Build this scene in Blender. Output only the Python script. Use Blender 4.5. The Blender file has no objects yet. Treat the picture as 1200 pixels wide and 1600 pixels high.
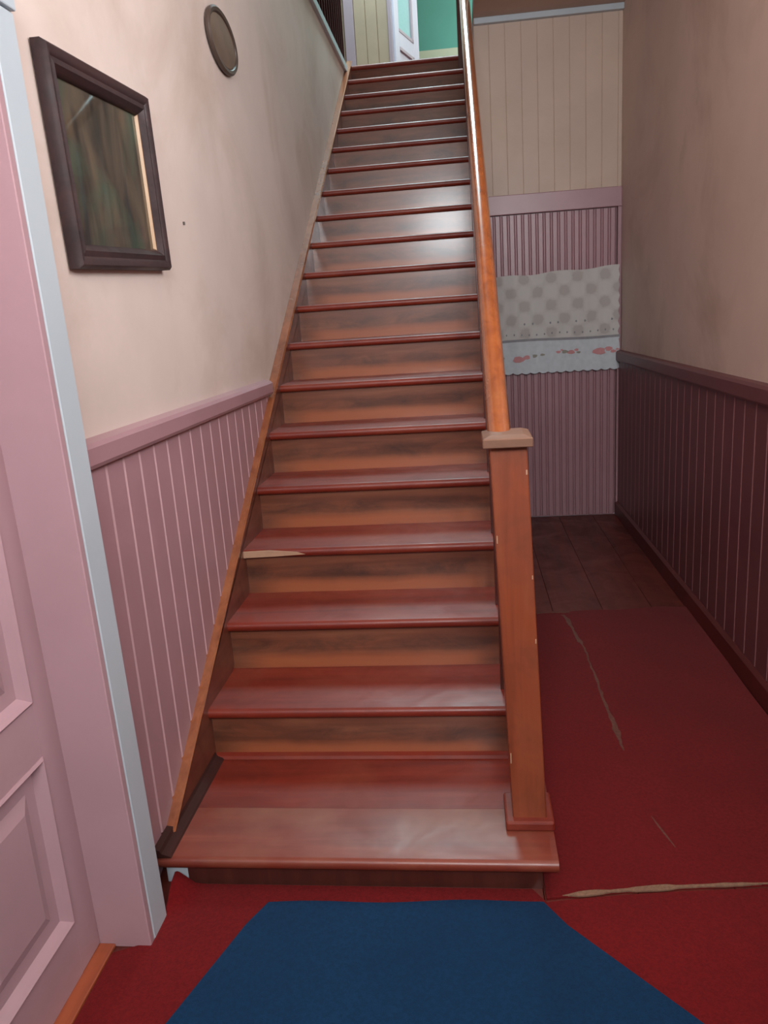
import bpy, bmesh, math, random
from mathutils import Vector, Matrix
random.seed(7)
scene = bpy.context.scene
COL = scene.collection

# ------------------------------------------------------------------ camera
FPX = 1209.3
cam_d = bpy.data.cameras.new('camera'); cam = bpy.data.objects.new('camera', cam_d); COL.objects.link(cam)
cam_d.sensor_fit = 'VERTICAL'; cam_d.sensor_height = 36.0; cam_d.lens = FPX / 1600 * 36.0
cam_d.clip_start = 0.02
RT = (0.9931323, 0.0979041, -0.0640548); UP = (0.0380861, 0.2471340, 0.9682325); BK = (0.1106241, -0.9640226, 0.2417080)
cam.matrix_world = Matrix(((RT[0], UP[0], BK[0], 0.85116), (RT[1], UP[1], BK[1], -1.68997), (RT[2], UP[2], BK[2], 1.44116), (0, 0, 0, 1)))
scene.camera = cam

# ------------------------------------------------------------------ world, daylight, exposure
w = bpy.data.worlds.new('world'); scene.world = w; w.use_nodes = True
w.node_tree.nodes['Background'].inputs[0].default_value = (0.75, 0.86, 1.0, 1)
w.node_tree.nodes['Background'].inputs[1].default_value = 0.6

def area(name, loc, direction, sx, sy, power, color, spread=180):
    l = bpy.data.lights.new(name, 'AREA'); l.shape = 'RECTANGLE'; l.size = sx; l.size_y = sy
    l.energy = power; l.color = color; l.spread = math.radians(spread)
    o = bpy.data.objects.new(name, l); COL.objects.link(o); o.location = loc
    o.rotation_euler = Vector(direction).to_track_quat('-Z', 'Y').to_euler()
    return o
# daylight through the glazed upper part of the front door behind the camera
area('front_door_daylight', (1.05, -3.09, 2.65), (0, 1, 0), 1.4, 0.9, 135, (0.93, 0.97, 1.0))
# daylight through the tall high window in the right wall ahead of the camera, above its view
area('side_window_daylight', (1.99, 0.10, 2.60), (-1, 0, 0), 1.3, 1.0, 44, (0.94, 0.97, 1.0))
# skylight in the roof over the stairwell
area('roof_skylight_daylight', (0.45, 5.3, 6.18), (0, 0, -1), 0.9, 2.0, 165, (0.62, 0.92, 0.97))
# window in the side wall of the green room upstairs
area('green_room_daylight', (2.55, 8.0, 5.2), (-1, 0, 0), 1.2, 1.4, 60, (0.92, 0.98, 1.0))

scene.view_settings.view_transform = 'Standard'
scene.view_settings.look = 'None'
scene.view_settings.gamma = 1.0
scene.view_settings.use_curve_mapping = False
scene.view_settings.exposure = 0.05

# ------------------------------------------------------------------ mesh helpers
def box(bm, x0, x1, y0, y1, z0, z1):
    v = [bm.verts.new(p) for p in ((x0,y0,z0),(x1,y0,z0),(x1,y1,z0),(x0,y1,z0),(x0,y0,z1),(x1,y0,z1),(x1,y1,z1),(x0,y1,z1))]
    for f in ((0,3,2,1),(4,5,6,7),(0,1,5,4),(1,2,6,5),(2,3,7,6),(3,0,4,7)):
        bm.faces.new([v[i] for i in f])
    return v

def prism(bm, pts, axis, a, b):
    """polygon pts (2D in the two other axes, in xyz order) extruded along axis from a to b"""
    def P(p, t):
        if axis == 'x': return (t, p[0], p[1])
        if axis == 'y': return (p[0], t, p[1])
        return (p[0], p[1], t)
    lo = [bm.verts.new(P(p, a)) for p in pts]; hi = [bm.verts.new(P(p, b)) for p in pts]
    n = len(pts)
    bm.faces.new(lo); bm.faces.new(hi[::-1])
    for i in range(n):
        bm.faces.new((lo[i], hi[i], hi[(i+1) % n], lo[(i+1) % n]))

def NB(): return bmesh.new()

def obj(name, bm, mat, parent=None, bevel=0.0, seg=2, smooth=False, loc=None):
    if bevel:
        bmesh.ops.bevel(bm, geom=bm.edges[:], offset=bevel, segments=seg, affect='EDGES', profile=0.5, clamp_overlap=True)
    bmesh.ops.recalc_face_normals(bm, faces=bm.faces[:])
    me = bpy.data.meshes.new(name); bm.to_mesh(me); bm.free()
    if mat: me.materials.append(mat)
    if smooth:
        for p in me.polygons: p.use_smooth = True
        try: me.set_sharp_from_angle(angle=math.radians(40))
        except Exception: pass
    o = bpy.data.objects.new(name, me); COL.objects.link(o)
    if loc: o.location = loc
    if parent: o.parent = parent
    return o

def mesh_copy(o, parent, loc):
    c = o.copy(); COL.objects.link(c); c.parent = parent; c.location = loc
    return c

def bx(name, mat, parent, x0, x1, y0, y1, z0, z1, bevel=0.0):
    bm = NB(); box(bm, x0, x1, y0, y1, z0, z1)
    return obj(name, bm, mat, parent, bevel)

def structure(o, label=None, cat=None):
    o['kind'] = 'structure'
    if label: o['label'] = label
    if cat: o['category'] = cat
    return o

def thing(name, label, cat, loc=(0, 0, 0), group=None):
    o = bpy.data.objects.new(name, None); COL.objects.link(o); o.location = loc
    o.empty_display_size = 0.1
    o['label'] = label; o['category'] = cat
    if group: o['group'] = group
    return o

def tag(o, label, cat, group=None):
    o['label'] = label; o['category'] = cat
    if group: o['group'] = group
    return o

# ------------------------------------------------------------------ materials
class N:
    def __init__(s, name):
        s.m = bpy.data.materials.new(name); s.m.use_nodes = True
        s.t = s.m.node_tree; s.b = s.t.nodes['Principled BSDF']
    def n(s, typ, **kw):
        x = s.t.nodes.new(typ)
        for k, v in kw.items(): setattr(x, k, v)
        return x
    def l(s, a, b): s.t.links.new(a, b)
    def coords(s, scale=(1, 1, 1), kind='Object', rnd=True):
        tc = s.n('ShaderNodeTexCoord'); mp = s.n('ShaderNodeMapping'); mp.inputs['Scale'].default_value = scale
        s.l(tc.outputs[kind], mp.inputs['Vector'])
        if rnd:
            oi = s.n('ShaderNodeObjectInfo'); mu = s.n('ShaderNodeMath', operation='MULTIPLY'); mu.inputs[1].default_value = 37.0
            s.l(oi.outputs['Random'], mu.inputs[0]); s.l(mu.outputs[0], mp.inputs['Location'])
        return mp.outputs['Vector']
    def noise(s, vec, scale, detail=4, rough=0.55, dist=0.0):
        x = s.n('ShaderNodeTexNoise'); x.inputs['Scale'].default_value = scale; x.inputs['Detail'].default_value = detail
        x.inputs['Roughness'].default_value = rough; x.inputs['Distortion'].default_value = dist
        s.l(vec, x.inputs['Vector']); return x.outputs['Fac']
    def ramp(s, fac, stops):
        r = s.n('ShaderNodeValToRGB'); e = r.color_ramp.elements
        while len(e) < len(stops): e.new(0.5)
        for i, (p, c) in enumerate(stops):
            e[i].position = p; e[i].color = (*c, 1) if len(c) == 3 else c
        s.l(fac, r.inputs['Fac']); return r.outputs['Color']
    def mix(s, fac, a, b, mode='MIX'):
        x = s.n('ShaderNodeMix', data_type='RGBA', blend_type=mode)
        if isinstance(fac, (int, float)): x.inputs[0].default_value = fac
        else: s.l(fac, x.inputs[0])
        for i, c in ((6, a), (7, b)):
            if isinstance(c, tuple): x.inputs[i].default_value = (*c, 1)
            else: s.l(c, x.inputs[i])
        return x.outputs[2]
    def bump(s, h, strength=0.2, dist=0.002):
        x = s.n('ShaderNodeBump'); x.inputs['Strength'].default_value = strength; x.inputs['Distance'].default_value = dist
        s.l(h, x.inputs['Height']); s.l(x.outputs['Normal'], s.b.inputs['Normal'])
    def base(s, c):
        if isinstance(c, tuple): s.b.inputs['Base Color'].default_value = (*c, 1)
        else: s.l(c, s.b.inputs['Base Color'])
    def set(s, **kw):
        for k, v in kw.items():
            i = s.b.inputs[k.replace('_', ' ')]
            if isinstance(v, (int, float, tuple)): i.default_value = v
            else: s.l(v, i)

def g3(v): return (v, v, v)

def paint(name, col, rough=0.45, var=0.12, dirt=None, dirt_amt=0.35, scale=3.0, bump=0.15):
    m = N(name); v = m.coords(rnd=False)
    a = m.noise(v, scale, 5, 0.6)
    lo = tuple(c * (1 - var) for c in col); hi = tuple(min(1, c * (1 + var)) for c in col)
    c = m.ramp(a, [(0.3, lo), (0.7, hi)])
    if dirt:
        d = m.noise(v, 1.3, 6, 0.62, 0.6)
        f = m.ramp(d, [(0.48, g3(0)), (0.78, g3(dirt_amt))])
        c = m.mix(f, c, dirt)
    m.base(c); m.set(Roughness=rough)
    m.bump(m.noise(v, 60, 3), bump, 0.001)
    return m.m

def wood(name, dark, mid, light, axis, rough=0.3, coat=0.4, stain=0.0, grain=1.0, coat_rough=0.25, patch=None):
    """varnished timber with grain running along axis (0,1,2)"""
    m = N(name)
    sc = [14.0 * grain] * 3; sc[axis] = 1.1 * grain
    v = m.coords(tuple(sc)); a = m.noise(v, 1.6, 6, 0.62, 0.5)
    c = m.ramp(a, [(0.25, dark), (0.5, mid), (0.75, light)])
    v2 = m.coords((1, 1, 1))
    b = m.noise(v2, 5.0, 4, 0.6, 0.8)
    if stain:
        f = m.ramp(b, [(0.45, g3(0)), (0.72, g3(stain))])
        c = m.mix(f, c, tuple(x * 0.28 for x in dark))
    if patch:
        pf = m.ramp(m.noise(v2, 2.4, 4, 0.6), [(0.5, g3(0)), (0.7, g3(0.6))])
        c = m.mix(pf, c, patch)
    m.base(c)
    r = m.ramp(b, [(0.3, g3(rough * 0.8)), (0.7, g3(rough * 1.3))])
    m.set(Roughness=r, Coat_Weight=coat, Coat_Roughness=coat_rough)
    m.bump(a, 0.12, 0.001)
    return m.m

def carpet(name, col, col2):
    m = N(name); v = m.coords(rnd=False)
    a = m.noise(v, 420, 2, 0.7); b = m.noise(v, 2.6, 5, 0.6)
    c = m.mix(m.ramp(b, [(0.3, g3(0)), (0.75, g3(1))]), col, col2)
    c = m.mix(m.ramp(a, [(0.35, g3(0.0)), (0.7, g3(0.35))]), c, tuple(x * 0.45 for x in col))
    d = m.noise(v, 110, 3, 0.7)
    c = m.mix(m.ramp(d, [(0.35, g3(0.45)), (0.6, g3(0.0))]), c, tuple(x * 0.5 for x in col))
    m.base(c); m.set(Roughness=1.0, Sheen_Weight=0.06, Specular_IOR_Level=0.1)
    m.bump(a, 0.5, 0.003)
    return m.m

def flat(name, col, rough=0.6, spec=0.5):
    m = N(name); v = m.coords(rnd=False)
    a = m.noise(v, 30, 3)
    m.base(m.ramp(a, [(0.3, tuple(c * 0.9 for c in col)), (0.7, col)])); m.set(Roughness=rough, Specular_IOR_Level=spec)
    return m.m

M = {}
M['plaster'] = paint('cream_plaster', (0.64, 0.52, 0.465), 0.62, 0.07, (0.38, 0.25, 0.17), 0.55, 2.0, 0.3)
M['plaster_right'] = paint('cream_plaster_dirty', (0.62, 0.485, 0.42), 0.6, 0.07, (0.30, 0.19, 0.13), 0.6, 2.0, 0.3)
M['pink'] = paint('dusty_pink_gloss', (0.37, 0.205, 0.228), 0.36, 0.06, (0.30, 0.14, 0.15), 0.3)
M['pink_door'] = paint('pale_pink_door_gloss', (0.42, 0.262, 0.288), 0.36, 0.05, (0.36, 0.18, 0.19), 0.3)
M['pink_bead'] = paint('lighter_pink_bead', (0.52, 0.32, 0.34), 0.34, 0.05)
M['maroon_bead'] = paint('lighter_maroon_bead', (0.26, 0.115, 0.12), 0.38, 0.06)
M['maroon'] = paint('deep_maroon_pink_gloss', (0.15, 0.050, 0.056), 0.42, 0.08, (0.10, 0.035, 0.04), 0.4)
M['baseboard'] = paint('oxblood_gloss', (0.10, 0.018, 0.016), 0.4, 0.15)
M['white'] = paint('white_gloss', (0.45, 0.505, 0.545), 0.4, 0.03, (0.5, 0.48, 0.44), 0.15)
M['cream_board'] = paint('cream_boarding', (0.54, 0.405, 0.325), 0.5, 0.06, (0.42, 0.27, 0.18), 0.5)
M['upstairs'] = paint('tan_boarding', (0.37, 0.25, 0.17), 0.55, 0.08)
M['ceiling_brown'] = paint('tan_ceiling', (0.50, 0.36, 0.28), 0.6, 0.1)
M['tread'] = wood('red_varnished_tread', (0.12, 0.011, 0.005), (0.19, 0.019, 0.008), (0.25, 0.032, 0.014), 0, 0.44, 0.15, 0.2, 0.8, 0.35, patch=(0.25, 0.050, 0.022))
M['tread_worn'] = wood('worn_bottom_tread', (0.14, 0.018, 0.009), (0.19, 0.032, 0.016), (0.25, 0.055, 0.029), 0, 0.40, 0.25, 0.1, 0.8, 0.3, patch=(0.30, 0.12, 0.07))
def riser_mat():
    # brown varnish, sooty across the middle where feet scuff it, the tread's orange reflected glow painted in along the foot
    m = N('brown_varnished_riser')
    a = m.noise(m.coords((1.1, 14, 14)), 1.6, 6, 0.62, 0.5)
    c = m.ramp(a, [(0.25, (0.100, 0.028, 0.014)), (0.5, (0.175, 0.056, 0.028)), (0.75, (0.24, 0.090, 0.046))])
    tc = m.n('ShaderNodeTexCoord'); sp = m.n('ShaderNodeSeparateXYZ'); m.l(tc.outputs['Object'], sp.inputs[0])
    nz = m.noise(m.coords((3, 3, 3)), 1.4, 5, 0.65, 0.4)
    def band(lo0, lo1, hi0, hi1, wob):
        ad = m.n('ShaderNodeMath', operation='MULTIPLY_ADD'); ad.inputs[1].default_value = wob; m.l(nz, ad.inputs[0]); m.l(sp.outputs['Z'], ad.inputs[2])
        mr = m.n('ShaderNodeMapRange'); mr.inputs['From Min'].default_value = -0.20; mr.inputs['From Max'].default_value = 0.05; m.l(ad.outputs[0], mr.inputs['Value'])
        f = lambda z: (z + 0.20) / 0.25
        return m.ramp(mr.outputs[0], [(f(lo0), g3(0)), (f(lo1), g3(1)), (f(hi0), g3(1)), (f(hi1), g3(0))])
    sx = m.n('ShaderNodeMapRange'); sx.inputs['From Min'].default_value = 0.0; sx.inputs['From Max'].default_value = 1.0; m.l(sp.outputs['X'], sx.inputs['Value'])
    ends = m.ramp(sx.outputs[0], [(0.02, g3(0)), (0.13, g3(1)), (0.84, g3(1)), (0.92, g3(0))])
    def mul(u, v, k):
        x = m.n('ShaderNodeMix', data_type='RGBA', blend_type='MULTIPLY'); x.inputs[0].default_value = 1; m.l(u, x.inputs[6]); m.l(v, x.inputs[7])
        y = m.n('ShaderNodeMix', data_type='RGBA', blend_type='MULTIPLY'); y.inputs[0].default_value = 1; m.l(x.outputs[2], y.inputs[6]); y.inputs[7].default_value = (k, k, k, 1); return y.outputs[2]
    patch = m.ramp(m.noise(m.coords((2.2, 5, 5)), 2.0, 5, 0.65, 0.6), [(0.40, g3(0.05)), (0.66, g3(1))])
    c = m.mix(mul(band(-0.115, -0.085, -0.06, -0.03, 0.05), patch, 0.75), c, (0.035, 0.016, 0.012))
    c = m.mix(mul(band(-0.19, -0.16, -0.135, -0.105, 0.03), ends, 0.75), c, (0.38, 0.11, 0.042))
    m.base(c); m.set(Roughness=0.36, Coat_Weight=0.7, Coat_Roughness=0.18); m.bump(a, 0.12, 0.001)
    return m.m
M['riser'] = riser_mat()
M['string'] = wood('brown_varnished_string', (0.085, 0.020, 0.011), (0.14, 0.036, 0.020), (0.19, 0.055, 0.030), 1, 0.33, 0.4, 0.4)
M['cap'] = wood('orange_varnished_moulding', (0.18, 0.048, 0.018), (0.28, 0.085, 0.034), (0.34, 0.12, 0.05), 1, 0.22, 1.0, 0.3, 1.0, 0.06)
M['newel'] = wood('orange_brown_newel', (0.17, 0.034, 0.012), (0.25, 0.055, 0.020), (0.30, 0.078, 0.030), 2, 0.42, 0.25, 0.35)
M['newel_cap'] = wood('worn_newel_cap', (0.16, 0.07, 0.04), (0.21, 0.10, 0.06), (0.27, 0.14, 0.09), 0, 0.5, 0.15, 0.2)
M['rail'] = wood('orange_varnished_rail', (0.20, 0.045, 0.010), (0.31, 0.078, 0.018), (0.37, 0.11, 0.028), 1, 0.22, 1.0, 0.25, 1.0, 0.07)
M['baluster'] = wood('dark_red_baluster', (0.045, 0.012, 0.009), (0.07, 0.018, 0.013), (0.10, 0.026, 0.018), 2, 0.35, 0.4, 0.2)
M['dark_matte'] = flat('dark_brown_matte', (0.045, 0.014, 0.011), 0.8, 0.2)
M['spindle'] = flat('dark_red_matte', (0.050, 0.014, 0.012), 0.85, 0.1)
M['plank'] = wood('dark_red_floor_plank', (0.070, 0.011, 0.008), (0.125, 0.021, 0.014), (0.17, 0.032, 0.020), 1, 0.5, 0.1, 0.4, 0.7)
M['sill'] = wood('orange_threshold', (0.22, 0.05, 0.02), (0.33, 0.075, 0.028), (0.38, 0.10, 0.04), 1, 0.35, 0.4, 0.3)
M['bare'] = flat('bare_pale_wood', (0.46, 0.27, 0.17), 0.7)
M['red_carpet'] = carpet('red_carpet', (0.145, 0.0055, 0.0065), (0.185, 0.008, 0.009))
M['blue_mat'] = carpet('blue_mat', (0.004, 0.030, 0.082), (0.006, 0.038, 0.098))
M['backing'] = carpet('jute_backing', (0.24, 0.13, 0.085), (0.32, 0.19, 0.12))
M['worn'] = carpet('worn_pile', (0.13, 0.035, 0.026), (0.20, 0.085, 0.06))
M['frame'] = wood('dark_picture_frame', (0.018, 0.008, 0.009), (0.035, 0.014, 0.015), (0.055, 0.024, 0.022), 1, 0.6, 0.0, 0.3)
M['gilt'] = flat('gilt_slip', (0.50, 0.30, 0.16), 0.4)
M['plaque'] = paint('brown_plaque', (0.16, 0.105, 0.075), 0.5, 0.15, (0.06, 0.04, 0.03), 0.5, 12)
M['plaque_rim'] = paint('dark_plaque_rim', (0.07, 0.045, 0.035), 0.5, 0.15)
M['hem'] = flat('white_cotton', (0.60, 0.65, 0.69), 0.9, 0.2)
M['hem_line'] = flat('grey_stitching', (0.30, 0.30, 0.32), 0.9, 0.2)
M['flower_pink'] = flat('pink_thread', (0.62, 0.30, 0.31), 0.9, 0.2)
M['flower_green'] = flat('olive_thread', (0.33, 0.32, 0.27), 0.9, 0.2)
M['green'] = paint('sea_green_wall', (0.11, 0.36, 0.285), 0.6, 0.05)
M['cream_dado'] = paint('cream_dado', (0.55, 0.58, 0.42), 0.6, 0.05)
M['lilac'] = paint('pale_lilac_gloss', (0.56, 0.50, 0.58), 0.4, 0.05)
M['mauve'] = paint('mauve_gloss', (0.36, 0.25, 0.28), 0.4, 0.06)
M['door_glass'] = flat('frosted_green_glass', (0.38, 0.56, 0.56), 0.15)
M['nail'] = flat('nail_metal', (0.08, 0.06, 0.05), 0.4)

def lace():
    m = N('white_lace'); tc = m.n('ShaderNodeTexCoord'); mp = m.n('ShaderNodeMapping'); mp.inputs['Scale'].default_value = (1, 1, 1)
    m.l(tc.outputs['Object'], mp.inputs['Vector']); v = mp.outputs['Vector']
    sep = m.n('ShaderNodeSeparateXYZ'); m.l(v, sep.inputs[0])
    def sine(out, k, ph=0):
        a = m.n('ShaderNodeMath', operation='MULTIPLY_ADD'); a.inputs[1].default_value = k; a.inputs[2].default_value = ph
        m.l(out, a.inputs[0]); b = m.n('ShaderNodeMath', operation='SINE'); m.l(a.outputs[0], b.inputs[0]); return b.outputs[0]
    p = m.n('ShaderNodeMath', operation='MULTIPLY'); m.l(sine(sep.outputs['X'], 36), p.inputs[0]); m.l(sine(sep.outputs['Z'], 36, 0.8), p.inputs[1])
    nz = m.noise(v, 28, 4, 0.7)
    ad = m.n('ShaderNodeMath', operation='ADD'); m.l(p.outputs[0], ad.inputs[0]); m.l(nz, ad.inputs[1])
    c = m.ramp(ad.outputs[0], [(0.25, (0.58, 0.57, 0.55)), (0.75, (0.53, 0.515, 0.49)), (1.0, (0.46, 0.435, 0.415))])
    m.base(c); m.set(Roughness=0.95, Specular_IOR_Level=0.15)
    m.bump(ad.outputs[0], 0.5, 0.004)
    return m.m
M['lace'] = lace()

def painting():
    m = N('print_with_glass_reflections'); v = m.coords((1, 1, 1), rnd=False)  # reflections in the glass painted in as murky bands and green blurs
    a = m.noise(m.coords((1, 7, 2.2), rnd=False), 1.5, 4, 0.55, 0.8)
    b = m.noise(v, 4.2, 4, 0.6, 0.5)
    c = m.ramp(a, [(0.36, (0.008, 0.009, 0.006)), (0.5, (0.045, 0.034, 0.022)), (0.68, (0.10, 0.072, 0.044))])
    c = m.mix(m.ramp(b, [(0.5, g3(0)), (0.66, g3(0.75))]), c, (0.035, 0.075, 0.045))
    m.base(c); m.set(Roughness=0.5, Coat_Weight=1.0, Coat_Roughness=0.04, Specular_IOR_Level=0.5)
    return m.m
M['print'] = painting()

# ------------------------------------------------------------------ key dimensions
RISE, RUN, T1, R1 = 0.18, 0.2775, 0.4647, 0.094
NST = 20
def nos(i):
    return (0.0, R1) if i == 1 else (T1 + (i - 2) * RUN, R1 + (i - 1) * RISE)
YL, ZL = nos(NST)                 # landing edge
XR, YP = 1.892, 3.741             # right wall, back partition
ZC = 3.20                         # hall ceiling
ZTOP = 6.1
YF = -3.0

# ------------------------------------------------------------------ structure: floor and planks
fl = structure(bx('floor', M['plank'], None, -0.4, XR + 0.15, YF - 0.1, YP + 0.1, -0.12, -0.02))
xs = [-0.3, -0.05, 0.19, 0.43, 0.665, 0.90, 1.0, 1.235, 1.475, 1.71, XR]
for a, b in zip(xs[:-1], xs[1:]):
    bm = NB(); box(bm, a + 0.0008, b - 0.0008, YF, YP, -0.02, 0.0)
    obj('plank', bm, M['plank'], fl, 0.0012, 1)
# upper floor behind the stair and around the well
uf = structure(bx('floor', M['plank'], None, -0.2, 2.6, YL + 0.03, 9.1, ZL - 0.25, ZL))
structure(bx('floor', M['plank'], None, 1.00, XR, YP, YL + 0.03, ZL - 0.25, ZL))
structure(bx('floor', M['plank'], None, -1.6, -0.08, 2.2, 6.6, ZL - 0.3, ZL - 0.03))

# ------------------------------------------------------------------ structure: ceilings
structure(bx('ceiling', M['ceiling_brown'], None, 0.985, XR + 0.1, YF, YP + 0.02, ZC, ZC + 0.06))
structure(bx('ceiling', M['ceiling_brown'], None, -0.25, 0.985, YF, 2.2, ZC, ZC + 0.061))
def ring(name, mat, X0, X1, Y0, Y1, x0, x1, y0, y1, z0, z1):
    bm = NB(); box(bm, X0, x0, Y0, Y1, z0, z1); box(bm, x1, X1, Y0, Y1, z0, z1); box(bm, x0, x1, Y0, y0, z0, z1); box(bm, x0, x1, y1, Y1, z0, z1)
    return obj(name, bm, mat)
structure(ring('ceiling', M['cream_board'], -1.6, XR + 0.1, 2.0, 6.7, 0.0, 0.9, 4.3, 6.3, ZTOP, ZTOP + 0.1))
structure(bx('ceiling', M['cream_board'], None, -0.9, 2.7, 6.7, 9.2, ZTOP, ZTOP + 0.1))

# ------------------------------------------------------------------ structure: left wall
CASY0, CASY1, CASX = -0.176, -0.094, 0.044
LEAN = -0.024                     # the old casing leans towards the front door
bm = NB()
box(bm, -0.22, -0.035, CASY1 - 0.02, YL + 0.3, 0, 3.42)
box(bm, -0.22, -0.035, YF, -1.20, 0, 3.42)
box(bm, -0.22, -0.035, -1.20, CASY1 - 0.02, 2.10, 3.42)
wl = structure(obj('wall_left', bm, M['plaster']))
def bead(o, mat):
    # the narrow bead facing the front of the hall carries the lighter paint
    o.data.materials.append(mat)
    for p in o.data.polygons:
        if p.normal.y < -0.3 and abs(p.normal.x) > 0.3: p.material_index = 1
    return o
# wainscot boards of the left wall: each one cut by the rising stair string
def capz(y): return 0.045 + 0.640 * y
ys = [-0.098] + [0.07 + 0.0995 * k for k in range(0, 18)]
for a, b in zip(ys[:-1], ys[1:]):
    zt = 1.16
    z0a, z0b = max(0, capz(a) - 0.06), max(0, capz(b) - 0.06)
    if z0a > zt - 0.02: break
    z0b = min(z0b, zt - 0.005)
    c = 0.010
    bm = NB()
    prof = [(-0.036, a), (-0.027, a), (-0.019, a + c), (-0.019, b - 0.002), (-0.026, b), (-0.036, b)]
    lo = [bm.verts.new((x, y, z0a + (z0b - z0a) * (y - a) / (b - a))) for x, y in prof]
    hi = [bm.verts.new((x, y, zt)) for x, y in prof]
    bm.faces.new(lo); bm.faces.new(hi[::-1])
    for i in range(len(prof)):
        j = (i + 1) % len(prof); bm.faces.new((lo[i], hi[i], hi[j], lo[j]))
    bead(obj('wainscot_board', bm, M['pink'], wl), M['pink_bead'])
bm = NB(); prism(bm, [(-0.036, 1.145), (-0.002, 1.15), (0.004, 1.160), (0.004, 1.198), (-0.004, 1.208), (-0.036, 1.214)], 'y', CASY1, 1.705)
obj('dado_rail', bm, M['pink'], wl)
o = bx('nail', M['nail'], wl, -0.036, -0.028, 0.885, 0.890, 1.776, 1.786, 0.001)

# white edge board on top of the left wall where the upstairs gallery begins
structure(bx('trim_1', M['white'], None, -0.09, -0.012, 2.2, YL - 0.02, 3.42, 3.475, 0.004), 'white painted edge board along the top of the left stair wall', 'trim')
# door casing: white face to the hall, pink reveal to the door
def lean(bm):
    for q in bm.verts: q.co.y += LEAN * q.co.z
cs = NB(); box(cs, -0.10, CASX, CASY0 + 0.002, CASY1, 0, 2.035); lean(cs)
structure(obj('trim_2', cs, M['white'], None, 0.003, 1), 'white painted vertical door casing on the left wall', 'trim')
rv = NB(); box(rv, -0.105, CASX - 0.001, CASY0 - 0.02, CASY0, 0, 2.035); lean(rv)
structure(obj('trim_3', rv, M['pink_door'], None, 0.002, 1), 'pink painted door jamb beside the white casing', 'trim')
structure(bx('trim_4', M['white'], None, -0.10, CASX + 0.004, -1.20, -0.138, 2.038, 2.13, 0.003), 'white head casing over the left door', 'trim')

# ------------------------------------------------------------------ left door with raised-and-fielded panels
XD = -0.085
d1 = bpy.data.objects.new('door_1', None); COL.objects.link(d1); structure(d1, 'pink panelled door in the left wall nearest the camera', 'door')
Y1, Y0 = CASY0 - 0.022, -1.10
pan = [(0.15, 0.575), (0.70, 1.30), (1.42, 1.92)]       # z ranges
pcol = [(-0.62, -0.285), (-1.01, -0.70)]                # y ranges
bx('stile', M['pink_door'], d1, XD - 0.045, XD, pcol[0][1], Y1, 0.012, 2.03, 0.0015)
bx('stile', M['pink_door'], d1, XD - 0.045, XD, pcol[1][1], pcol[0][0], 0.012, 2.03, 0.0015)
bx('stile', M['pink_door'], d1, XD - 0.045, XD, Y0, pcol[1][0], 0.012, 2.03, 0.0015)
zr = [0.012, pan[0][0]], [pan[0][1], pan[1][0]], [pan[1][1], pan[2][0]], [pan[2][1], 2.03]
for z0, z1 in zr:
    for y0, y1 in pcol: bx('rail', M['pink_door'], d1, XD - 0.045, XD, y0, y1, z0, z1)
for z0, z1 in pan:
    for y0, y1 in pcol:
        bm = NB()
        # sunk panel with a sloping bolection border
        def rect(i, x): return [bm.verts.new((x, y, z)) for y, z in ((y0 + i, z0 + i), (y1 - i, z0 + i), (y1 - i, z1 - i), (y0 + i, z1 - i))]
        rs = [rect(0, XD + 0.002), rect(0.006, XD + 0.006), rect(0.013, XD - 0.002), rect(0.024, XD - 0.017), rect(0.055, XD - 0.017), rect(0.085, XD - 0.006)]
        for A, B in zip(rs[:-1], rs[1:]):
            for i in range(4): bm.faces.new((A[i], A[(i + 1) % 4], B[(i + 1) % 4], B[i]))
        bm.faces.new(rs[-1])
        bk = rect(0, XD - 0.04); bm.faces.new(bk[::-1])
        for i in range(4): bm.faces.new((bk[i], bk[(i + 1) % 4], rs[0][(i + 1) % 4], rs[0][i]))
        obj('door_panel', bm, M['pink_door'], d1)
structure(bx('trim_5', M['sill'], None, XD - 0.05, -0.046, -1.15, CASY0 - 0.02, 0.0, 0.011, 0.003), 'orange varnished wooden threshold under the pink left door', 'threshold')

# ------------------------------------------------------------------ structure: right wall
bm = NB()
WY0, WY1 = -0.55, 0.75
box(bm, XR, XR + 0.15, YF, WY0, 0, ZTOP); box(bm, XR, XR + 0.15, WY1, 6.6, 0, ZTOP)
box(bm, XR, XR + 0.15, WY0, WY1, 0, 2.10); box(bm, XR, XR + 0.15, WY0, WY1, 3.1, ZTOP)
wr = structure(obj('wall_right', bm, M['plaster_right']))
k = 0; y = YP
while y > -1.5:
    a, b = y - 0.116, y
    bm = NB(); c = 0.010
    prof = [(XR + 0.001, a), (XR - 0.005, a), (XR - 0.012, a + c), (XR - 0.012, b - 0.002), (XR - 0.005, b), (XR + 0.001, b)]
    prism(bm, prof, 'z', 0.02, 1.10); bead(obj('wainscot_board', bm, M['maroon'], wr), M['maroon_bead'])
    y -= 0.116
bm = NB(); prism(bm, [(XR, 1.065), (XR - 0.03, 1.07), (XR - 0.034, 1.078), (XR - 0.034, 1.125), (XR - 0.026, 1.136), (XR, 1.14)], 'y', YF, YP)
obj('dado_rail', bm, M['maroon'], wr)
bm = NB(); prism(bm, [(XR, 0), (XR - 0.028, 0), (XR - 0.028, 0.085), (XR - 0.014, 0.098), (XR, 0.098)], 'y', YF, YP)
structure(obj('baseboard_right', bm, M['baseboard']))

# ------------------------------------------------------------------ structure: front wall behind the camera, opening for the glazed door
bm = NB()
box(bm, -0.3, 0.35, YF - 0.12, YF, 0, ZC); box(bm, 1.75, XR + 0.1, YF - 0.12, YF, 0, ZC)
box(bm, 0.35, 1.75, YF - 0.12, YF, 0, 2.2); box(bm, 0.35, 1.75, YF - 0.12, YF, 3.1, ZC)
structure(obj('wall_front', bm, M['dark_matte']))
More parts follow.
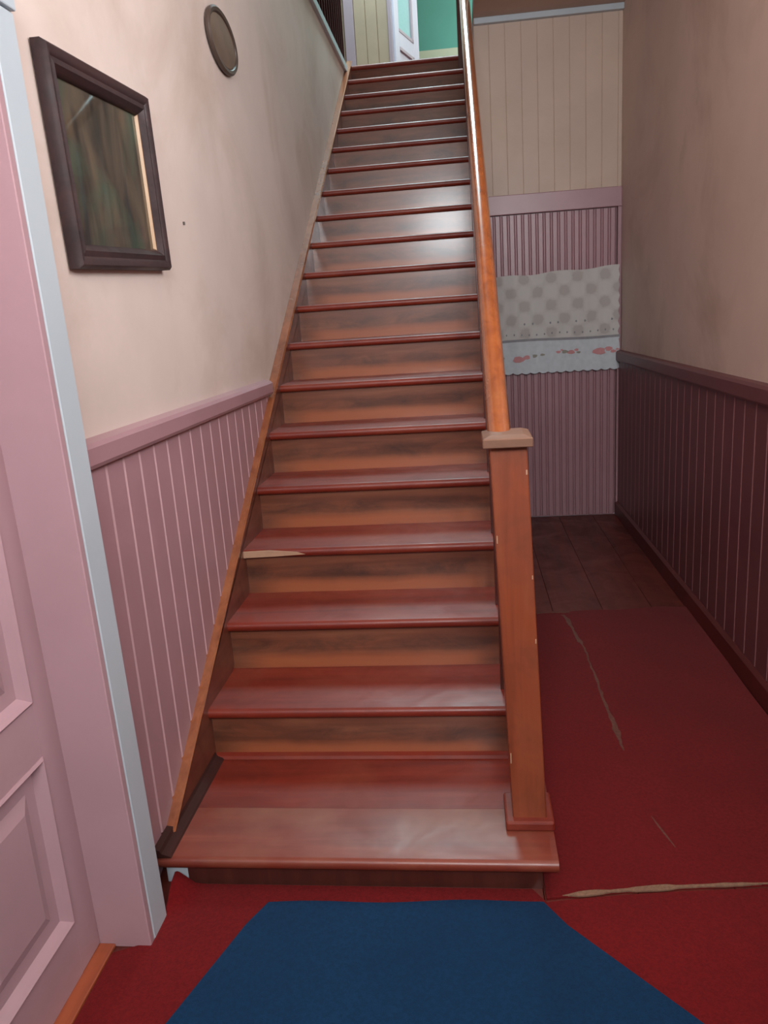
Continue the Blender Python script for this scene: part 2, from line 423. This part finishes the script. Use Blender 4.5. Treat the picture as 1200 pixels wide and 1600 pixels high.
# frames of the two high windows that let the daylight in
wn = bpy.data.objects.new('window_1', None); COL.objects.link(wn); structure(wn, 'high white-framed window in the right wall', 'window')
for y0, y1, z0, z1 in ((WY0, WY0 + .04, 2.1, 3.1), (WY1 - .04, WY1, 2.1, 3.1), (WY0 + .04, WY1 - .04, 2.1, 2.14), (WY0 + .04, WY1 - .04, 3.06, 3.1), (0.085, 0.115, 2.14, 3.06)):
    bx('window_frame', M['white'], wn, XR + 0.03, XR + 0.07, y0, y1, z0, z1, 0.003)
wn = bpy.data.objects.new('window_2', None); COL.objects.link(wn); structure(wn, 'fanlight over the front door behind the viewer', 'window')
for x0, x1, z0, z1 in ((0.35, 0.39, 2.2, 3.1), (1.71, 1.75, 2.2, 3.1), (0.39, 1.71, 2.2, 2.24), (0.39, 1.71, 3.06, 3.1), (1.035, 1.065, 2.24, 3.06)):
    bx('window_frame', M['white'], wn, x0, x1, YF - 0.06, YF - 0.02, z0, z1, 0.003)

# ------------------------------------------------------------------ structure: back partition: cream boards above, door below
wb = structure(bx('wall_back', M['cream_board'], None, 0.9845, XR, YP + 0.042, YP + 0.10, 0.0, ZC))
xb = [0.978 + 0.0987 * k for k in range(10)] + [XR]
xb[0] = 0.9845
for a, b in zip(xb[:-1], xb[1:]):
    bm = NB(); prism(bm, [(a, YP + 0.02), (a, YP + 0.0065), (a + 0.0025, YP + 0.004), (b - 0.0025, YP + 0.004), (b, YP + 0.0065), (b, YP + 0.02)], 'z', 2.16, ZC)
    obj('cream_board', bm, M['cream_board'], wb)
structure(bx('trim_6', M['white'], None, 0.987, XR, YP - 0.03, YP + 0.01, 3.165, ZC, 0.004), 'white cornice strip where the cream boarding meets the ceiling', 'trim')
structure(bx('trim_7', M['pink'], None, 0.985, XR, YP - 0.018, YP + 0.02, 2.045, 2.165, 0.004), 'pink head rail above the beadboard door', 'trim')
structure(bx('trim_8', M['pink'], None, 1.868, XR, YP - 0.014, YP + 0.03, 0.0, 2.045, 0.003), 'narrow pink door post against the right wall', 'trim')
d2 = structure(bx('door_2', M['pink'], None, 0.9845, 1.864, YP + 0.012, YP + 0.04, 0.0, 2.043), 'pink beadboard door behind the lace cloth at the corridor end', 'door')
nb = 19; bw = (1.862 - 0.986) / nb
for k in range(nb):
    a = 0.986 + k * bw; b = a + bw; q = bw / 2
    bm = NB(); prism(bm, [(a, YP + 0.013), (a + 0.006, YP + 0.011), (a + 0.011, YP + 0.0), (b - 0.011, YP + 0.0), (b - 0.004, YP + 0.006), (b, YP + 0.013)], 'z', 0.008, 2.04)
    obj('beaded_board', bm, M['pink'], d2)

# ------------------------------------------------------------------ upstairs: far wall, door, green room
YW = 6.6
bm = NB(); box(bm, -1.6, 0.262, YW, YW + 0.1, ZL, ZTOP); box(bm, 1.25, XR + 0.1, YW, YW + 0.1, ZL, ZTOP); box(bm, 0.262, 1.25, YW, YW + 0.1, ZL + 2.1, ZTOP)
wu = structure(obj('wall_upstairs', bm, M['upstairs']))
for a in (-0.075, 0.035, 0.145):
    bm = NB(); prism(bm, [(a, YW + 0.002), (a, YW - 0.006), (a + 0.004, YW - 0.012), (a + 0.105, YW - 0.012), (a + 0.109, YW - 0.006), (a + 0.109, YW + 0.002)], 'z', ZL, ZTOP)
    obj('cream_board', bm, M['upstairs'], wu)
structure(bx('trim_9', M['mauve'], None, -0.170, -0.078, YW - 0.035, YW, ZL, ZTOP - 0.4, 0.004), 'mauve vertical board at the left of the upstairs wall', 'trim')
structure(bx('trim_10', M['mauve'], None, 0.247, 0.283, YW - 0.03, YW + 0.12, ZL, ZL + 2.12, 0.004), 'mauve door post of the upstairs doorway', 'trim')
structure(bx('wall_gallery', M['spindle'], None, -1.7, -1.6, 2.0, 6.7, ZL, ZTOP))
structure(bx('wall_well', M['cream_board'], None, -1.6, XR + 0.1, 2.0, 2.15, ZC + 0.06, ZTOP))
bm = NB(); box(bm, -0.9, 2.7, 9.0, 9.1, 4.62, ZTOP); wg = structure(obj('wall_green', bm, M['green']))
bm = NB(); box(bm, -0.9, 2.7, 9.0, 9.1, ZL, 4.62); obj('dado', bm, M['cream_dado'], wg)
structure(bx('wall_room_left', M['green'], None, -0.9, -0.8, YW + 0.1, 9.0, ZL, ZTOP))
bm = NB(); box(bm, 2.6, 2.7, YW + 0.1, 7.35, ZL, ZTOP); box(bm, 2.6, 2.7, 8.65, 9.0, ZL, ZTOP); box(bm, 2.6, 2.7, 7.35, 8.65, ZL, 4.45); box(bm, 2.6, 2.7, 7.35, 8.65, 5.95, ZTOP)
structure(obj('wall_room_right', bm, M['green']))
# door leaf standing open into the green room (local x along the leaf)
d3 = bpy.data.objects.new('door_3', None); COL.objects.link(d3); structure(d3, 'pale lilac half-glazed door standing open at the top of the stairs', 'door')
d3.location = (0.288, YW + 0.05, ZL); d3.rotation_euler = (0, 0, math.atan2(0.66, 0.195))
LW = 0.70
for x0, x1, z0, z1 in ((0, 0.12, 0.01, 2.05), (LW - 0.17, LW, 0.01, 2.05), (0.12, LW - 0.17, 0.01, 0.12), (0.12, LW - 0.17, 0.50, 0.63), (0.12, LW - 0.17, 1.93, 2.05)):
    bx('door_rail', M['lilac'], d3, x0, x1, -0.02, 0.02, z0, z1, 0.002)
bx('glass_pane', M['door_glass'], d3, 0.12, LW - 0.17, -0.004, 0.004, 0.63, 1.93)
bx('door_panel', M['lilac'], d3, 0.12, LW - 0.17, -0.006, 0.006, 0.12, 0.50)
for z0, z1 in ((0.63, 0.66), (0.47, 0.50)):
    bx('moulding', M['mauve'], d3, 0.12, LW - 0.17, -0.024, -0.004, z0, z1, 0.002)
for z0, z1 in ((0.63, 1.93), (0.12, 0.50)):
    bx('moulding', M['mauve'], d3, LW - 0.20, LW - 0.17, -0.024, -0.004, z0, z1, 0.002)

# ------------------------------------------------------------------ staircase
st = thing('staircase', 'long steep varnished red-brown wooden staircase with newel post and handrail', 'staircase')
TH = 0.034
def tread_mesh(depth, x0, x1, th=TH):
    bm = NB(); r = th / 2
    pts = [(depth, -th), (depth, 0.0)]
    for k in range(7):
        a = math.pi / 2 + math.pi * k / 6
        pts.append((r * 0.9 + r * 0.9 * math.cos(a), -r + r * math.sin(a)))
    prism(bm, pts, 'x', x0, x1)
    return bm
t1o = obj('tread', tread_mesh(0.222, -0.035, 1.039), M['tread_worn'], st, smooth=True, loc=(0, 0, R1))
bx('tread', M['tread'], st, -0.035, 1.039, 0.2235, T1 + 0.03, R1 - TH, R1 - 0.0005)
t1o['label'] = 'worn pale front board of the deep bottom tread'
tb = None
for i in range(2, NST):
    y, z = nos(i)
    if tb is None:
        tb = obj('tread', tread_mesh(RUN + 0.03, -0.03, 0.972), M['tread'], st, smooth=True, loc=(0, y, z))
    else: mesh_copy(tb, st, (0, y, z))
obj('landing_nosing', tread_mesh(0.10, -0.03, 0.995), M['tread'], st, smooth=True, loc=(0, YL, ZL))
# risers
bx('riser', M['baluster'], st, 0.062, 1.0, 0.024, 0.046, 0.0, R1 - TH)  # darker than the other risers: shade under the tread put into the colour
rb = None
for i in range(2, NST + 1):
    y, z = nos(i)
    if rb is None:
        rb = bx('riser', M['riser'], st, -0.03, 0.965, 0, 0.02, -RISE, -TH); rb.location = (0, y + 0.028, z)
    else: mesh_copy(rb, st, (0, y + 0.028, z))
# thin quarter moulding at the foot of riser 2 and along the wall side of the bottom tread
bm = NB(); prism(bm, [(T1 + 0.028, R1), (T1 + 0.010, R1), (T1 + 0.014, R1 + 0.010), (T1 + 0.028, R1 + 0.016)], 'x', 0.0, 0.95)
obj('foot_moulding', bm, M['tread'], st, smooth=True)
bm = NB(); prism(bm, [(-0.03, R1), (0.030, R1), (0.026, R1 + 0.005), (0.004, R1 + 0.012), (0.0, R1 + 0.022), (-0.03, R1 + 0.024)], 'y', 0.004, T1 + 0.02)
obj('side_moulding', bm, M['dark_matte'], st)
# wall string with its cap
y0s, y1s = 0.09, YL
bm = NB(); prism(bm, [(y0s, R1 + 0.004), (T1, R1 + 0.004), (y1s, capz(y1s) - 0.26), (y1s, capz(y1s) - 0.012), (y0s, capz(y0s) - 0.012)], 'x', -0.034, 0.0)
obj('wall_string', bm, M['string'], st)
bm = NB()
sl = math.hypot(1, 0.64)
def capo(y, x, dz): return bm.verts.new((x, y, capz(y) + dz))
pr = [(-0.034, -0.014), (0.006, -0.014), (0.008, -0.004), (0.002, 0.003), (-0.034, 0.004)]
A = [capo(0.075, *q) for q in pr]; B = [capo(YL + 0.02, *q) for q in pr]
bm.faces.new(A); bm.faces.new(B[::-1])
for i in range(5): bm.faces.new((A[i], B[i], B[(i + 1) % 5], A[(i + 1) % 5]))
obj('string_cap', bm, M['cap'], st)
# outer string (stepped) and the panel under it
pts = [(0.30, 0.0)]
pts = [(0.06, 0.0), (0.06, R1 - TH), (T1 + 0.03, R1 - TH)]
for i in range(2, NST):
    y, z = nos(i); pts += [(y + 0.03, z - TH), (y + RUN + 0.03, z - TH)]
pts += [(YL + 0.03, ZL - TH), (YL + 0.03, ZL - 0.36)]
pts += [(0.60, ZL - 0.36 - (YL + 0.03 - 0.60) * RISE / RUN + 0.0), (0.45, 0.0)]
bm = NB(); prism(bm, pts, 'x', 0.966, 0.984); obj('outer_string', bm, M['string'], st)
yb, zb = 0.60, ZL - 0.36 - (YL + 0.03 - 0.60) * RISE / RUN
ptop = lambda y: zb + (y - yb) * RISE / RUN + 0.02
k = 0; y = 0.62
while y < YP - 0.02:
    b = min(y + 0.14, YP - 0.002)
    bm = NB(); prism(bm, [(y + 0.001, 0.0), (b - 0.001, 0.0), (b - 0.001, max(ptop(b), 0.02)), (y + 0.001, max(ptop(y), 0.02))], 'x', 0.970, 0.982)
    obj('spandrel_board', bm, M['pink'], st)
    y += 0.14
# chip of bare wood on the fourth nosing
y, z = nos(4)
bm = NB(); prism(bm, [(0.0, z - 0.030), (0.0, z - 0.006), (0.10, z - 0.004), (0.205, z - 0.012), (0.235, z - 0.022), (0.12, z - 0.027)], 'y', y - 0.0025, y + 0.01)
o = obj('bare_wood_chip', bm, M['bare'], st); o['label'] = 'pale splintered patch on a tread edge'

# newel post: plinth, shaft (leaning slightly), cap
bm = NB(); box(bm, 0.914, 1.043, 0.124, 0.262, R1, R1 + 0.030)
nw = obj('newel_post', NB(), M['newel'], st)
bpy.data.objects.remove(nw)
bm = NB(); v = box(bm, 0.935, 1.024, 0.146, 0.236, R1 + 0.005, 1.132)
for q in bm.verts:
    if q.co.z > 0.5: q.co.x -= 0.033
nw = obj('newel_post', bm, M['newel'], st, 0.004, 2)
bm = NB(); box(bm, 0.914, 1.043, 0.124, 0.262, R1, R1 + 0.028); obj('newel_base', bm, M['tread'], nw, 0.006, 2)
bm = NB(); box(bm, 0.886, 1.003, 0.118, 0.262, 1.130, 1.152)
top = [bm.verts.new(p) for p in ((0.905, 0.14, 1.159), (0.984, 0.14, 1.159), (0.984, 0.24, 1.159), (0.905, 0.24, 1.159))]
bm.verts.ensure_lookup_table(); bm.faces.ensure_lookup_table()
up = [bm.verts[i] for i in (4, 5, 6, 7)]
bm.faces.remove(bm.faces[1]); bm.faces.new(top)
for i in range(4): bm.faces.new((up[i], up[(i + 1) % 4], top[(i + 1) % 4], top[i]))
obj('newel_cap', bm, M['newel_cap'], nw, 0.002, 1)
for (cx, cz, sx, sz) in ((0.9885, 1.065, 0.004, 0.012), (0.9975, 0.80, 0.003, 0.010), (1.0030, 0.63, 0.003, 0.012), (0.9330, 0.30, 0.003, 0.03), (0.9140, 0.90, 0.003, 0.02)):
    bx('paint_chip', M['bare'], nw, cx - sx / 2, cx + sx / 2, 0.1445, 0.150, cz - sz / 2, cz + sz / 2, 0.0008)

# handrail: rounded profile swept up the slope
SL = RISE / RUN
def railz(y): return 1.130 + SL * (y - 0.2)
bm = NB()
W2 = 0.0285
prof = [(-0.018, -0.036), (-0.026, -0.026), (-0.026, -0.012), (-W2, -0.004), (-W2, 0.010), (-0.023, 0.024), (-0.012, 0.031), (0.0, 0.033), (0.012, 0.031), (0.023, 0.024), (W2, 0.010), (W2, -0.004), (0.026, -0.012), (0.026, -0.026), (0.018, -0.036)]
XH = 0.929
def ringv(y): return [bm.verts.new((XH + x, y, railz(y) + z * 1.15)) for x, z in prof]
A = ringv(0.17); B = ringv(YL - 0.02)
bm.faces.new(A); bm.faces.new(B[::-1])
for i in range(len(prof)):
    j = (i + 1) % len(prof); bm.faces.new((A[i], B[i], B[j], A[j]))
obj('handrail', bm, M['rail'], st, smooth=True)
# balusters: one mesh, one per tread
bl = None
hb = railz(nos(3)[0] + 0.13) - 0.035 - nos(3)[1]
for i in range(2, NST):
    y, z = nos(i)
    if bl is None:
        bl = bx('baluster', M['baluster'], st, 0.926, 0.950, -0.012, 0.012, 0.0, hb, 0.002); bl.location = (0, y + 0.13, z)
    else: mesh_copy(bl, st, (0, y + 0.13, z))
bm = NB(); box(bm, 0.895, 0.975, YL - 0.02, YL + 0.06, ZL - 0.12, ZL + 1.25); obj('top_newel_post', bm, M['baluster'], st, 0.004, 2)

# ------------------------------------------------------------------ gallery balustrade upstairs
gb = thing('gallery_balustrade', 'dark red spindle balustrade of the upstairs gallery above the left wall', 'balustrade', (-0.05, 2.3, 3.475))
sp = None; y = 0.05
while y < 3.1:
    if sp is None:
        sp = bx('spindle', M['spindle'], gb, -0.016, 0.016, -0.016, 0.016, 0, 0.92, 0.003); sp.location = (0, y, 0)
    else: mesh_copy(sp, gb, (0, y, 0))
    y += 0.115
bx('gallery_handrail', M['baluster'], gb, -0.03, 0.03, 0.0, 3.14, 0.92, 0.98, 0.008)

# ------------------------------------------------------------------ carpets and mat
def grid_sheet(name, outline_fn, nx, ny, mat, th, lift=lambda x, y: 0.0, parent=None):
    bm = NB(); T = []; Bt = []
    for j in range(ny + 1):
        r = []; rb_ = []
        for i in range(nx + 1):
            x, y = outline_fn(i / nx, j / ny); z = lift(x, y)
            r.append(bm.verts.new((x, y, z + th))); rb_.append(bm.verts.new((x, y, z + 0.0005)))
        T.append(r); Bt.append(rb_)
    for j in range(ny):
        for i in range(nx):
            bm.faces.new((T[j][i], T[j][i+1], T[j+1][i+1], T[j+1][i]))
            bm.faces.new((Bt[j][i], Bt[j+1][i], Bt[j+1][i+1], Bt[j][i+1]))
    for i in range(nx):
        bm.faces.new((Bt[0][i], Bt[0][i+1], T[0][i+1], T[0][i])); bm.faces.new((T[ny][i], T[ny][i+1], Bt[ny][i+1], Bt[ny][i]))
    for j in range(ny):
        bm.faces.new((T[j][0], T[j+1][0], Bt[j+1][0], Bt[j][0])); bm.faces.new((Bt[j][nx], Bt[j+1][nx], T[j+1][nx], T[j][nx]))
    return obj(name, bm, mat, parent, smooth=True)

def lerp(a, b, t): return a + (b - a) * t
def front_edge(x):       # seam between the two red carpets
    t = (x - 1.0) / 0.87
    return -0.018 + 0.085 * t + 0.022 * math.sin(3.0 * t) * (1 - t)
def ent(u, v):
    x = lerp(-0.045, 1.862, u); yf = 0.016 if x < 1.0 else front_edge(x) - 0.012
    y = lerp(-2.35, yf, v)
    if y > -0.2 and x < 0.07: x = max(x, lerp(0.045, 0.03, (y + 0.2) / 0.2) + (x + 0.045) * 0.2)
    return x, y
def ent_lift(x, y):
    a = max(0, 1 - math.hypot((x - 0.035) / 0.055, (y - 0.0) / 0.09)); return 0.05 * a ** 1.3
ec = grid_sheet('entrance_carpet', ent, 60, 60, M['red_carpet'], 0.006, ent_lift)
tag(ec, 'red carpet on the hall floor in front of the stairs, under the blue mat', 'carpet')
def cor(u, v):
    x = lerp(1.005, 1.866 + 0.006 * math.sin(9 * v), u); yb_ = 1.885 + 0.055 * u + 0.006 * math.sin(17 * u)
    return x, lerp(front_edge(x), yb_, v)
cc = grid_sheet('corridor_carpet', cor, 30, 40, M['red_carpet'], 0.007)
tag(cc, 'long red carpet with a worn crack in the corridor right of the stairs', 'carpet')
# frayed jute edge of the corridor carpet, lifting a little
def strip(name, pts, mat, parent, z):
    bm = NB(); L = []; R = []
    for (x, y, wd) in pts:
        L.append((bm.verts.new((x - wd[0], y - wd[1], z)), bm.verts.new((x - wd[0], y - wd[1], z - 0.004))))
        R.append((bm.verts.new((x + wd[0], y + wd[1], z)), bm.verts.new((x + wd[0], y + wd[1], z - 0.004))))
    for i in range(len(pts) - 1):
        bm.faces.new((L[i][0], R[i][0], R[i+1][0], L[i+1][0])); bm.faces.new((L[i][0], L[i+1][0], L[i+1][1], L[i][1])); bm.faces.new((R[i][0], R[i][1], R[i+1][1], R[i+1][0]))
    return obj(name, bm, mat, parent)
pts = []
for k in range(41):
    x = 1.045 + 0.815 * k / 40
    wv = 0.006 + 0.003 * math.sin(k * 0.7) + 0.003 * random.random()
    if 16 < k < 27: wv *= 0.55
    if k < 3: wv *= 0.35 * k
    pts.append((x, front_edge(x) + 0.002, (0.0, wv)))
o = strip('frayed_edge', pts, M['backing'], cc, 0.0095); o['label'] = 'pale jute backing showing along the carpet edge'
key = [(1.275, 1.86, .012), (1.289, 1.80, .016), (1.297, 1.70, .013), (1.303, 1.60, .010), (1.310, 1.545, .018), (1.315, 1.50, .004), (1.321, 1.42, .010), (1.318, 1.32, .008), (1.322, 1.20, .009), (1.319, 1.10, .008), (1.322, 1.00, .011), (1.324, 0.90, .012), (1.326, 0.82, .014), (1.325, 0.76, .018), (1.326, 0.70, .010), (1.330, 0.64, .001)]
pts = []
for (a, b) in zip(key[:-1], key[1:]):
    for t in (0, 0.33, 0.66):
        pts.append((lerp(a[0], b[0], t) + random.uniform(-.003, .003), lerp(a[1], b[1], t), (max(.001, lerp(a[2], b[2], t) * random.uniform(.35, .75)), 0)))
o = strip('worn_crack', pts, M['worn'], cc, 0.0078); o['label'] = 'pale worn crack running along the carpet'
o = strip('worn_crack', [(1.335, 0.315, (.001, 0)), (1.345, 0.27, (.003, 0)), (1.355, 0.23, (.003, 0)), (1.368, 0.18, (.001, 0))], M['worn'], cc, 0.0076)
pts = [(1.03 + 0.28 * k / 12, 1.886 + 0.012 * k / 12 + 0.004 * math.sin(k), (0.0, 0.006 + 0.002 * (k % 2))) for k in range(13)]
strip('frayed_edge', pts, M['worn'], cc, 0.0078)
# blue mat with splayed sides
def mat_fn(u, v):
    yl = [(-0.055, 0.300, 0.995), (-0.13, 0.262, 1.045), (-0.40, 0.168, 1.300), (-0.75, 0.05, 1.52), (-1.4, 0.05, 1.52), (-1.75, 0.17, 1.40)]
    y = lerp(-0.055, -1.75, v)
    for (a, b) in zip(yl[:-1], yl[1:]):
        if b[0] <= y <= a[0] + 1e-9:
            t = (a[0] - y) / (a[0] - b[0]); l, r = lerp(a[1], b[1], t), lerp(a[2], b[2], t); break
    return lerp(l, r, u), y + 0.022 * u * (1 - v) + 0.004 * math.sin(u * 11) * (1 - v)
mt = grid_sheet('door_mat', mat_fn, 24, 68, M['blue_mat'], 0.008, lambda x, y: 0.0062)
tag(mt, 'flat blue fibre mat lying at the foot of the stairs', 'mat')
# pale block in the gap beside the first riser
bm = NB(); box(bm, 0.0, 0.0615, 0.028, 0.05, 0.0, R1 - TH - 0.002)
tag(obj('wood_block', bm, M['white'], None, 0.002, 1), 'small pale block filling the gap under the left end of the bottom tread', 'block')

# ------------------------------------------------------------------ picture on the left wall
pc = thing('framed_picture', 'dark wooden framed picture behind glass hanging on the left wall', 'picture', (-0.032, 0.350, 1.842))
pc.rotation_euler = (math.radians(2.6), 0, 0)
PW, PH = 0.288, 0.233
bars = []
prof = [(0.0, 0.0), (0.022, 0.0), (0.032, 0.008), (0.030, 0.020), (0.024, 0.027), (0.027, 0.040), (0.018, 0.050), (0.009, 0.056), (0.0, 0.056)]  # (x out of the wall, inset)
def member(p0, p1, q0, q1):
    """mitred frame bar between corners p0,p1 ; q = inward direction signs at each corner"""
    bm = NB(); A = [bm.verts.new((x, p0[0] + q0[0] * i, p0[1] + q0[1] * i)) for x, i in prof]; B = [bm.verts.new((x, p1[0] + q1[0] * i, p1[1] + q1[1] * i)) for x, i in prof]
    n = len(prof); bm.faces.new(A); bm.faces.new(B[::-1])
    for i in range(n): bm.faces.new((A[i], B[i], B[(i + 1) % n], A[(i + 1) % n]))
    return obj('frame_bar', bm, M['frame'], pc, smooth=True)
c = [(-PW, -PH), (PW, -PH), (PW, PH), (-PW, PH)]; s = [(1, 1), (-1, 1), (-1, -1), (1, -1)]
for i in range(4): member(c[i], c[(i + 1) % 4], s[i], s[(i + 1) % 4])
for i in (1, 3):
    bm = NB(); j = (i + 1) % 4; A = []; B = []
    for x, t in ((0.001, 0.053), (0.012, 0.053), (0.012, 0.057), (0.001, 0.061)):
        A.append(bm.verts.new((x, c[i][0] + s[i][0] * t, c[i][1] + s[i][1] * t))); B.append(bm.verts.new((x, c[j][0] + s[j][0] * t, c[j][1] + s[j][1] * t)))
    bm.faces.new(A); bm.faces.new(B[::-1])
    for q in range(4): bm.faces.new((A[q], B[q], B[(q + 1) % 4], A[(q + 1) % 4]))
    obj('gilt_slip', bm, M['gilt'], pc)
bx('print', M['print'], pc, 0.0, 0.004, -PW + 0.055, PW - 0.055, -PH + 0.055, PH - 0.055)

# ------------------------------------------------------------------ oval plaque
op = thing('oval_plaque', 'brown oval wall plaque hanging high on the left stair wall', 'plaque', (-0.034, 1.55, 2.508))
def oval(rings, a, b, nseg=48):
    bm = NB(); rows = []
    for (x, k) in rings:
        rows.append([bm.verts.new((x, (a + k) * math.cos(2 * math.pi * t / nseg), (b + k) * math.sin(2 * math.pi * t / nseg))) for t in range(nseg)])
    for A, B in zip(rows[:-1], rows[1:]):
        for t in range(nseg): bm.faces.new((A[t], A[(t + 1) % nseg], B[(t + 1) % nseg], B[t]))
    bm.faces.new(rows[0]); bm.faces.new(rows[-1][::-1])
    return bm
AO, BO = 0.185, 0.108
obj('rim', oval([(0.0, -0.012), (0.006, 0.0), (0.015, 0.002), (0.021, -0.005), (0.019, -0.017), (0.010, -0.022)], AO, BO), M['plaque_rim'], op, smooth=True)
obj('face', oval([(0.008, -0.018), (0.015, -0.024), (0.018, -0.06), (0.019, -0.09)], AO, BO), M['plaque'], op, smooth=True)

# ------------------------------------------------------------------ lace cloth on the beadboard door
lc = thing('lace_cloth', 'white lace cloth with embroidered hem hung across the pink beadboard door', 'cloth', (1.48, YP - 0.030, 1.35))
def cloth(name, x0, x1, top, bot, mat, off, parent, nx=64, nz=12, amp=0.006):
    bm = NB(); F = []; K = []
    for j in range(nz + 1):
        rf = []; rk = []
        for i in range(nx + 1):
            u = i / nx; x = lerp(x0, x1, u); z = lerp(top(u), bot(u), j / nz)
            side = 0.006 * math.sin(z * 95) if i in (0, nx) else 0
            y = amp * math.sin(u * 23 + z * 4) + 0.4 * amp * math.sin(u * 57 + 1) - off
            rf.append(bm.verts.new((x + side, y - 0.0012, z))); rk.append(bm.verts.new((x + side, y + 0.0012, z)))
        F.append(rf); K.append(rk)
    for j in range(nz):
        for i in range(nx):
            bm.faces.new((F[j][i], F[j+1][i], F[j+1][i+1], F[j][i+1])); bm.faces.new((K[j][i], K[j][i+1], K[j+1][i+1], K[j+1][i]))
    for i in range(nx):
        bm.faces.new((F[0][i], F[0][i+1], K[0][i+1], K[0][i])); bm.faces.new((F[nz][i], K[nz][i], K[nz][i+1], F[nz][i+1]))
    for j in range(nz):
        bm.faces.new((F[j][0], K[j][0], K[j+1][0], F[j+1][0])); bm.faces.new((F[j][nx], F[j+1][nx], K[j+1][nx], K[j][nx]))
    return obj(name, bm, mat, parent, smooth=True)
XL0, XL1 = -0.42, 0.395
cloth('lace_panel', XL0, XL1, lambda u: lerp(0.305, 0.333, u) + 0.006 * math.sin(u * 15), lambda u: -0.118 + 0.004 * math.sin(u * 6), M['lace'], 0.0, lc, 64, 14)
cloth('hem_band', XL0, XL1 + 0.004, lambda u: -0.112 + 0.004 * math.sin(u * 6), lambda u: -0.326 - 0.010 * abs(math.sin(u * math.pi * 14)), M['hem'], 0.003, lc, 112, 8)
cloth('stitched_line', XL0, XL1 + 0.003, lambda u: -0.106 + 0.004 * math.sin(u * 6), lambda u: -0.122 + 0.004 * math.sin(u * 6), M['hem_line'], 0.006, lc, 64, 1)
def cloth_y(x, z):
    u = (x - XL0) / (XL1 - XL0); return 0.006 * math.sin(u * 23 + z * 4) + 0.0024 * math.sin(u * 57 + 1) - 0.003
def blob(name, x, z, rx, rz, mat, n=9):
    bm = NB(); y = cloth_y(x, z) - 0.0035
    prism(bm, [(x + rx * (1 + .25 * math.sin(3 * a + x * 40)) * math.cos(a), z + rz * math.sin(a)) for a in [2 * math.pi * k / n for k in range(n)]], 'y', y - 0.001, y + 0.004)
    return obj(name, bm, mat, lc)
for x, z, k in ((-0.265, -0.235, 1.25), (0.085, -0.205, 0.8), (0.27, -0.21, 1.35), (0.36, -0.215, 0.6), (0.0, -0.2, 0.5)):
    blob('embroidered_flower', x, z, 0.032 * k, 0.017 * k, M['flower_pink'])
    blob('embroidered_flower', x + 0.045 * k, z + 0.012, 0.018 * k, 0.011 * k, M['flower_pink'])
for x, z, k in ((-0.375, -0.22, 1), (-0.16, -0.218, 1.1), (-0.105, -0.212, .8), (0.04, -0.20, 1.2), (0.135, -0.21, .7)):
    blob('embroidered_leaf', x, z, 0.020 * k, 0.010 * k, M['flower_green'])
for k in range(16):
    x = XL0 + 0.03 + k * 0.05
    blob('eyelet', x, -0.075 + 0.004 * math.sin(k), 0.005, 0.007, M['hem_line'], 6)
for x in (-0.22, -0.165, -0.05, 0.0, 0.12, 0.175, 0.35):
    blob('eyelet', x, -0.005, 0.006, 0.008, M['hem_line'], 6)
